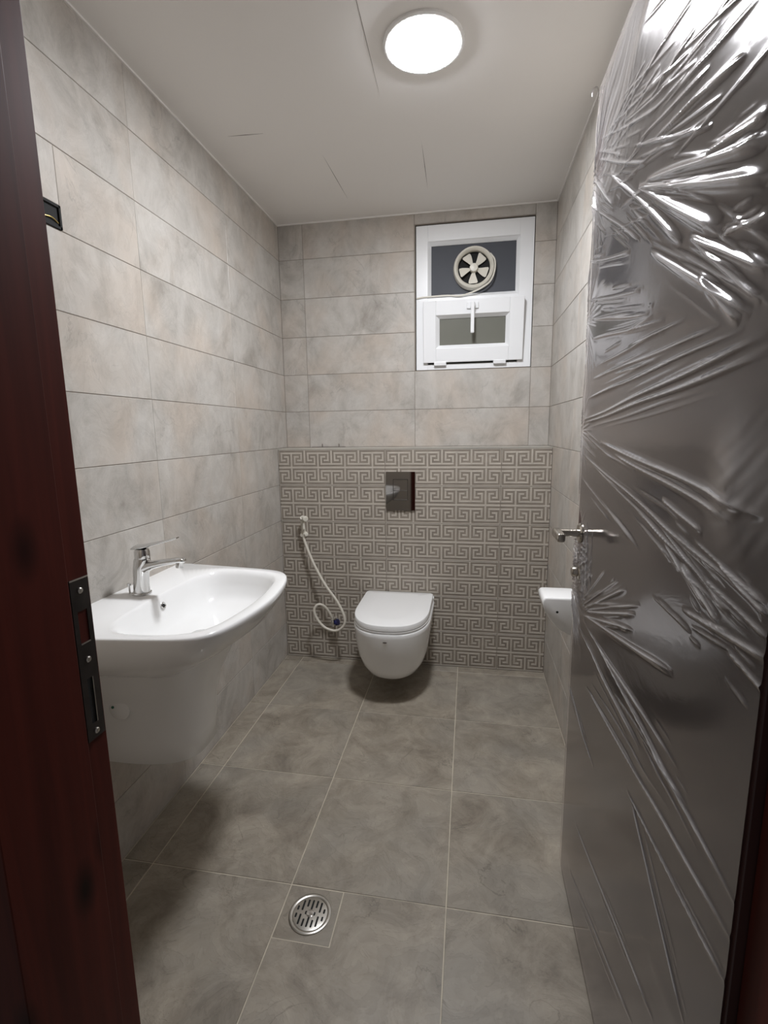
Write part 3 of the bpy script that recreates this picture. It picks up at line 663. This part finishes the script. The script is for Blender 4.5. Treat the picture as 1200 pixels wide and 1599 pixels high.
bm_loft(bm, [[(p[0] + (-0.25) * rz * math.sin(2 * math.pi * k / 20), BY + ry * math.cos(2 * math.pi * k / 20), BZ + p[1] + rz * math.sin(2 * math.pi * k / 20)) for k in range(20)] for p, rz, ry in sp_pts])
spo = autosmooth(from_bm('spout', bm, 'chrome', fa), 50)
lathe('aerator', 'chrome', [(0.0, 0.0), (0.011, 0.0), (0.011, 0.016), (0.0, 0.016)], (0.213, BY, BZ + 0.084), (0.1, 0, 1), spo, 20)
lathe('cartridge_dome', 'chrome', [(0.0205, 0), (0.0215, 0.010), (0.021, 0.022), (0.018, 0.030), (0.0, 0.033)], (0.096, BY, BZ + 0.106), (0.05, 0, 1), fa)
bm = bmesh.new()
lv = [(0.072, 0.137, 0.004, 0.017), (0.082, 0.140, 0.0075, 0.021), (0.105, 0.143, 0.007, 0.020), (0.15, 0.154, 0.0045, 0.014), (0.20, 0.167, 0.0035, 0.0115), (0.214, 0.171, 0.002, 0.008)]
bm_loft(bm, [[(x, BY + ry * math.cos(2 * math.pi * k / 16), BZ + z + rz * math.sin(2 * math.pi * k / 16)) for k in range(16)] for x, z, rz, ry in lv])
autosmooth(from_bm('lever', bm, 'chrome', fa), 50)
lathe('pop_up_knob', 'chrome', [(0.0025, 0), (0.0025, 0.022), (0.006, 0.024), (0.006, 0.030), (0.0, 0.032)], (0.047, BY - 0.004, BZ), (0, 0, 1), fa, 16)
hang(fa)

# ------------------------------------------------------------------ TOILET
TX = 0.668
toi = empty('wall_hung_toilet', (TX, LEDGE_Y, 0.08)); tag(toi, 'white wall-hung toilet with closed lid against the greek-key wall', 'toilet')
NT = 96
def d_outline(hw, length, e=2.5, y_back=0.0):
    """D shape: straight back on the wall, straight sides, rounded front; y runs out from the wall"""
    half = []
    straight = length * 0.50
    half.append((hw, y_back)); half.append((hw, straight * 0.5))
    for k in range(25):
        a = math.pi / 2 * k / 24
        half.append((hw * abs(math.cos(a)) ** (2 / e), straight + (length - straight) * abs(math.sin(a)) ** (2 / e)))
    return half + [(-x, y) for x, y in reversed(half[:-1])]
def t_ring(hw, length, z, e=2.5, yb=0.0, shrink=0.0):
    c = (0.0, length * 0.45)
    o = ray_ring(d_outline(hw, length, e, yb), c, NT)
    return [(TX + x, LEDGE_Y - max(y, yb), z) for x, y in o]
# bowl: wall face to rounded underside
BW = [(0.060, 0.30, 0.094), (0.088, 0.345, 0.096), (0.112, 0.385, 0.106), (0.136, 0.420, 0.128), (0.156, 0.448, 0.165), (0.170, 0.468, 0.212), (0.179, 0.482, 0.262), (0.185, 0.492, 0.315), (0.188, 0.497, 0.355), (0.189, 0.498, 0.372), (0.186, 0.495, 0.378), (0.17, 0.47, 0.379)]
rg = [t_ring(0.02, 0.20, 0.092, 2.2)] + [t_ring(a, b, z, 2.35) for a, b, z in BW]
bm = bmesh.new(); bm_loft(bm, rg); autosmooth(from_bm('bowl', bm, 'ceramic', toi), 60)
rg = [t_ring(0.178, 0.486, 0.3785, 2.45, 0.012), t_ring(0.184, 0.493, 0.381, 2.45, 0.010), t_ring(0.185, 0.494, 0.388, 2.45, 0.010), t_ring(0.180, 0.489, 0.391, 2.45, 0.012)]
bm = bmesh.new(); bm_loft(bm, rg); autosmooth(from_bm('seat', bm, 'ceramic', toi), 50)
rg = [t_ring(0.178, 0.488, 0.3915, 2.45, 0.012), t_ring(0.1835, 0.494, 0.394, 2.45, 0.010), t_ring(0.1835, 0.494, 0.415, 2.45, 0.010), t_ring(0.1815, 0.492, 0.4185, 2.45, 0.012), t_ring(0.177, 0.487, 0.420, 2.45, 0.015), t_ring(0.10, 0.40, 0.4205, 2.4, 0.05)]
bm = bmesh.new(); bm_loft(bm, rg); autosmooth(from_bm('lid', bm, 'ceramic', toi), 40)
for s in (-1, 1): tube('lid_hinge', 'ceramic', [(TX + s * 0.187, LEDGE_Y - 0.024, 0.397), (TX + s * 0.165, LEDGE_Y - 0.024, 0.397)], 0.011, toi)
bm = bmesh.new(); bm_loft(bm, [[(TX - 0.002 + 0.010 * math.cos(a), LEDGE_Y - 0.4965 - d, 0.342 + 0.0035 * math.sin(a)) for a in [2 * math.pi * k / 16 for k in range(16)]] for d in (0.0, 0.0012)])
mk = from_bm('maker_mark', bm, 'crack', toi)
hang(toi)

# flush plate
fp = empty('flush_plate', (0.675, LEDGE_Y, 0.97)); tag(fp, 'smoked chrome flush plate on the wall above the toilet', 'flush plate')
px0, px1, pz0, pz1 = 0.598, 0.753, 0.870, 1.075
qx0, qx1, qz0, qz1 = 0.637, 0.714, 0.926, 1.034
boxes('plate', 'black_chrome', [(px0, qx0 - 0.001, LEDGE_Y - 0.010, LEDGE_Y + 0.002, pz0, pz1), (qx1 + 0.001, px1, LEDGE_Y - 0.010, LEDGE_Y + 0.002, pz0, pz1), (qx0 - 0.001, qx1 + 0.001, LEDGE_Y - 0.010, LEDGE_Y + 0.002, pz0, qz0 - 0.001), (qx0 - 0.001, qx1 + 0.001, LEDGE_Y - 0.010, LEDGE_Y + 0.002, qz1 + 0.001, pz1)], fp)
box('button_gap', 'black', qx0 - 0.001, qx1 + 0.001, LEDGE_Y - 0.004, LEDGE_Y, qz0 - 0.001, qz1 + 0.001, fp)
zm = qz0 + (qz1 - qz0) * 0.45
box('flush_button', 'black_chrome', qx0 + 0.0006, qx1 - 0.0006, LEDGE_Y - 0.0105, LEDGE_Y - 0.002, qz0 + 0.0006, zm - 0.0004, fp, 0.0012)
box('flush_button', 'black_chrome', qx0 + 0.0006, qx1 - 0.0006, LEDGE_Y - 0.0105, LEDGE_Y - 0.002, zm + 0.0004, qz1 - 0.0006, fp, 0.0012)
hang(fp)

# ------------------------------------------------------------------ HAND SPRAY with hose and valve
hs = empty('bidet_sprayer', (0.13, LEDGE_Y, 0.20)); tag(hs, 'white hand spray with looping hose on the wall left of the toilet', 'hand spray')
lathe('wall_bracket', 'plastic', [(0.0, 0), (0.018, 0), (0.018, 0.014), (0.012, 0.018), (0.010, 0.040), (0.0, 0.042)], (0.132, LEDGE_Y, 0.728), (0, -1, 0), hs, 20)
lathe('bracket_knob', 'plastic', [(0.0, 0), (0.010, 0.0), (0.0125, 0.010), (0.011, 0.022), (0.0, 0.026)], (0.142, LEDGE_Y - 0.030, 0.733), (0.8, -0.6, 0.1), hs, 18)
hd = tube('spray_handle', 'plastic', spline([(0.140, LEDGE_Y - 0.036, 0.722), (0.141, LEDGE_Y - 0.036, 0.75), (0.138, LEDGE_Y - 0.036, 0.785), (0.137, LEDGE_Y - 0.040, 0.815), (0.141, LEDGE_Y - 0.050, 0.828)], 4), [0.0085] * 4 + [0.0115] * 4 + [0.0125] * 4 + [0.0115] * 5, hs, 14)
lathe('spray_head', 'plastic', [(0.0, -0.020), (0.010, -0.018), (0.012, 0.0), (0.0155, 0.012), (0.0155, 0.020), (0.012, 0.023), (0.0, 0.023)], (0.150, LEDGE_Y - 0.050, 0.826), (0.72, -0.68, -0.12), hd, 22)
box('trigger', 'plastic', 0.145, 0.155, LEDGE_Y - 0.062, LEDGE_Y - 0.044, 0.765, 0.806, hd, 0.003)
HP = [(0.138, -0.181, 0.727), (0.149, -0.186, 0.685), (0.197, -0.201, 0.575), (0.266, -0.226, 0.465), (0.338, -0.246, 0.377), (0.377, -0.256, 0.299), (0.374, -0.261, 0.25), (0.33, -0.261, 0.218), (0.267, -0.256, 0.23), (0.223, -0.251, 0.274), (0.205, -0.246, 0.323), (0.225, -0.236, 0.353), (0.257, -0.221, 0.338), (0.284, -0.206, 0.289), (0.294, -0.196, 0.252)]
tube('hose', 'hose', spline(HP, 8), 0.0072, hs, 12)
vv = tube('valve_body', 'chrome', [(0.295, LEDGE_Y - 0.050, 0.255), (0.296, LEDGE_Y - 0.050, 0.215)], 0.0105, hs, 16)
tube('valve_inlet', 'chrome', [(0.296, LEDGE_Y - 0.052, 0.228), (0.296, LEDGE_Y, 0.228)], 0.010, vv, 16)
lathe('valve_flange', 'chrome', [(0.0, 0), (0.024, 0), (0.024, 0.004), (0.014, 0.010), (0.0, 0.010)], (0.296, LEDGE_Y, 0.228), (0, -1, 0), vv, 22)
lathe('valve_knob', 'blue', [(0.006, 0.0), (0.006, 0.010), (0.016, 0.012), (0.0175, 0.020), (0.016, 0.030), (0.0, 0.032)], (0.300, LEDGE_Y - 0.050, 0.236), (1, -0.15, 0.25), hs, 20)
hang(hs)

# ------------------------------------------------------------------ FLOOR DRAIN
FD = Vector((0.623, -1.616, 0.0))
dr = empty('floor_drain', FD); tag(dr, 'round slotted stainless steel drain set in the floor tiles', 'drain')
lathe('drain_ring', 'steel', [(0.047, -0.003), (0.0575, -0.003), (0.0575, 0.0012), (0.055, 0.0026), (0.050, 0.0026), (0.047, 0.0008)], FD, (0, 0, 1), dr, 48)
gr = lathe('grate', 'steel', [(0.0, -0.003), (0.0468, -0.003), (0.0468, 0.0006), (0.045, 0.0012), (0.0, 0.0012)], FD, (0, 0, 1), dr, 48)
slots = []
for row, zz in ((1, 0.0205), (-1, -0.0205)):
    for i, ln in zip(range(-3, 4), (0.013, 0.029, 0.021, 0.028, 0.021, 0.029, 0.013)):
        off = {3: -0.010, 2: -0.001, 1: 0.0065, 0: 0.0035}[abs(i)]
        slots.append((i * 0.0122, row * (0.0205 + off), ln))
slots += [(-0.0118, 0.0, 0.010), (0.0118, 0.0, 0.010)]
for sx, sy, ln in slots:
    bm = bmesh.new()
    out = [(FD.x + sx + 0.0027 * math.cos(a), FD.y + sy + (ln / 2 - 0.0027) * (1 if math.sin(a) >= 0 else -1) + 0.0027 * math.sin(a)) for a in [2 * math.pi * (k + 0.5) / 12 for k in range(12)]]
    bm_prism(bm, out, 'z', 0.0, 0.0014); from_bm('slot', bm, 'black', gr)
lathe('centre_dimple', 'chrome', [(0.0, 0.0), (0.0105, 0.0), (0.0105, 0.0016), (0.0085, 0.0024), (0.0, 0.0014)], FD, (0, 0, 1), gr, 24)
hang(dr)

# ------------------------------------------------------------------ WALL FIXTURE beside the door edge
hx0 = 1.286
prof = [(W, 0.718), (hx0 + 0.016, 0.718), (hx0 + 0.007, 0.716), (hx0 + 0.001, 0.709), (hx0, 0.698), (hx0 + 0.003, 0.684), (hx0 + 0.012, 0.660), (hx0 + 0.028, 0.634), (hx0 + 0.052, 0.608), (hx0 + 0.085, 0.588), (hx0 + 0.12, 0.577), (W, 0.574)]
ph = empty('toilet_paper_holder', (W, -0.96, 0.574)); tag(ph, 'small white flat-topped rounded holder on the right wall beside the door edge', 'paper holder')
bm = bmesh.new(); bm_prism(bm, prof, 'y', -1.022, -0.902)
bmesh.ops.bevel(bm, geom=[e for e in bm.edges if abs(e.verts[0].co.y - e.verts[1].co.y) < 1e-5], offset=0.007, segments=3, profile=0.5, affect='EDGES')
autosmooth(from_bm('body', bm, 'ceramic', ph), 45)
lathe('screw_hole', 'black', [(0.0, 0), (0.0042, 0), (0.0042, -0.0012), (0.0, -0.0012)], (1.335, -1.0215, 0.668), (0, 1, 0), ph, 14)
hang(ph)

# ------------------------------------------------------------------ EXHAUST FAN in the upper pane
EX, EY, EZ = 1.040, 0.0, 2.101
ef = empty('exhaust_fan', (EX, 0.03, EZ)); tag(ef, 'round cream exhaust fan with five blades set in the window pane', 'exhaust fan')
lathe('fan_ring', 'plastic', [(0.083, 0.036), (0.104, 0.036), (0.104, 0.012), (0.099, -0.006), (0.090, -0.012), (0.083, -0.004), (0.080, 0.012)], (EX, EY, EZ), (0, 1, 0), ef, 56)
lathe('fan_throat', 'black', [(0.0, 0.0335), (0.084, 0.0335), (0.084, 0.035), (0.0, 0.035)], (EX, EY, EZ), (0, 1, 0), ef, 40)
lathe('hub', 'plastic', [(0.0, 0.030), (0.021, 0.030), (0.022, 0.006), (0.019, -0.002), (0.0, -0.005)], (EX, EY, EZ), (0, 1, 0), ef, 28)
bladev = []
bm0 = bmesh.new()
ang = math.radians(23)
prof_b = [(0.017, -0.30), (0.040, -0.33), (0.060, -0.36), (0.072, -0.36), (0.0755, -0.28), (0.0755, 0.22), (0.072, 0.30), (0.060, 0.34), (0.040, 0.36), (0.017, 0.34)]
top = []; bot = []
for r, a in prof_b:
    d = a * 0.5 * (0.3 + r / 0.076)
    p = Vector((r * math.sin(a), 0.014 + d * 0.030, r * math.cos(a)))
    top.append(bm0.verts.new(p)); bot.append(bm0.verts.new(p + Vector((0, 0.002, 0))))
bm0.faces.new(top); bm0.faces.new(bot[::-1]); nB = len(prof_b)
for i in range(nB): bm0.faces.new((top[i], bot[i], bot[(i + 1) % nB], top[(i + 1) % nB]))
bmesh.ops.recalc_face_normals(bm0, faces=bm0.faces)
bme = bpy.data.meshes.new('blade'); bm0.to_mesh(bme); bm0.free(); bme.materials.append(M['plastic'])
hang(ef)
for k in range(5):
    o = link('blade', bme, None, ef); o.location = (0, EY - 0.03, 0); o.rotation_euler = (0, math.radians(36 + 72 * k + 4), 0)
cord = tube('power_cord', 'plastic', spline([(EX + 0.080, 0.004, EZ + 0.062), (EX + 0.103, 0.002, EZ + 0.030), (EX + 0.104, 0.0, EZ - 0.02), (EX + 0.085, -0.004, EZ - 0.070), (EX + 0.045, -0.006, EZ - 0.100), (EX - 0.01, -0.007, EZ - 0.122), (EX - 0.07, -0.004, EZ - 0.134), (EX - 0.13, 0.0, EZ - 0.128), (EX - 0.20, 0.002, EZ - 0.128), (EX - 0.262, 0.002, EZ - 0.130), (EX - 0.293, 0.002, EZ - 0.134)], 6), 0.0042, ef, 8)
cord.matrix_parent_inverse = Matrix.Translation(-Vector(ef.location))

# ------------------------------------------------------------------ JUNCTION BOX in the left wall
jb = empty('junction_box', (0.0, -1.539, 1.80)); tag(jb, 'open black junction box in the left wall tiles beside the door frame', 'junction box')
y0, y1, z0, z1 = -1.574, -1.504, 1.8015, 1.8585
boxes('box_rim', 'black', [(-0.006, 0.004, y0, y0 + 0.006, z0, z1), (-0.006, 0.004, y1 - 0.006, y1, z0, z1), (-0.006, 0.004, y0, y1, z0, z0 + 0.006), (-0.006, 0.004, y0, y1, z1 - 0.006, z1), (-0.004, -0.0008, y0, y1, z0, z1)], jb)
tube('wire', 'brass', spline([(-0.001, y0 + 0.01, z0 + 0.016), (0.003, -1.535, z0 + 0.020), (0.0, y1 - 0.008, z0 + 0.014)], 5), 0.0016, jb, 8)
hang(jb)

# ------------------------------------------------------------------ leftover spacer strip on the ledge
ts = empty('tile_spacer', (0.25, -0.006, 1.2)); tag(ts, 'thin dark strip of tile spacers left on the half wall ledge', 'tile spacer')
box('strip', 'crack', 0.150, 0.345, -0.008, -0.004, 1.2003, 1.204, ts); box('pin', 'crack', 0.209, 0.213, -0.008, -0.004, 1.204, 1.220, ts); box('pin', 'crack', 0.306, 0.310, -0.008, -0.004, 1.204, 1.220, ts)
hang(ts)
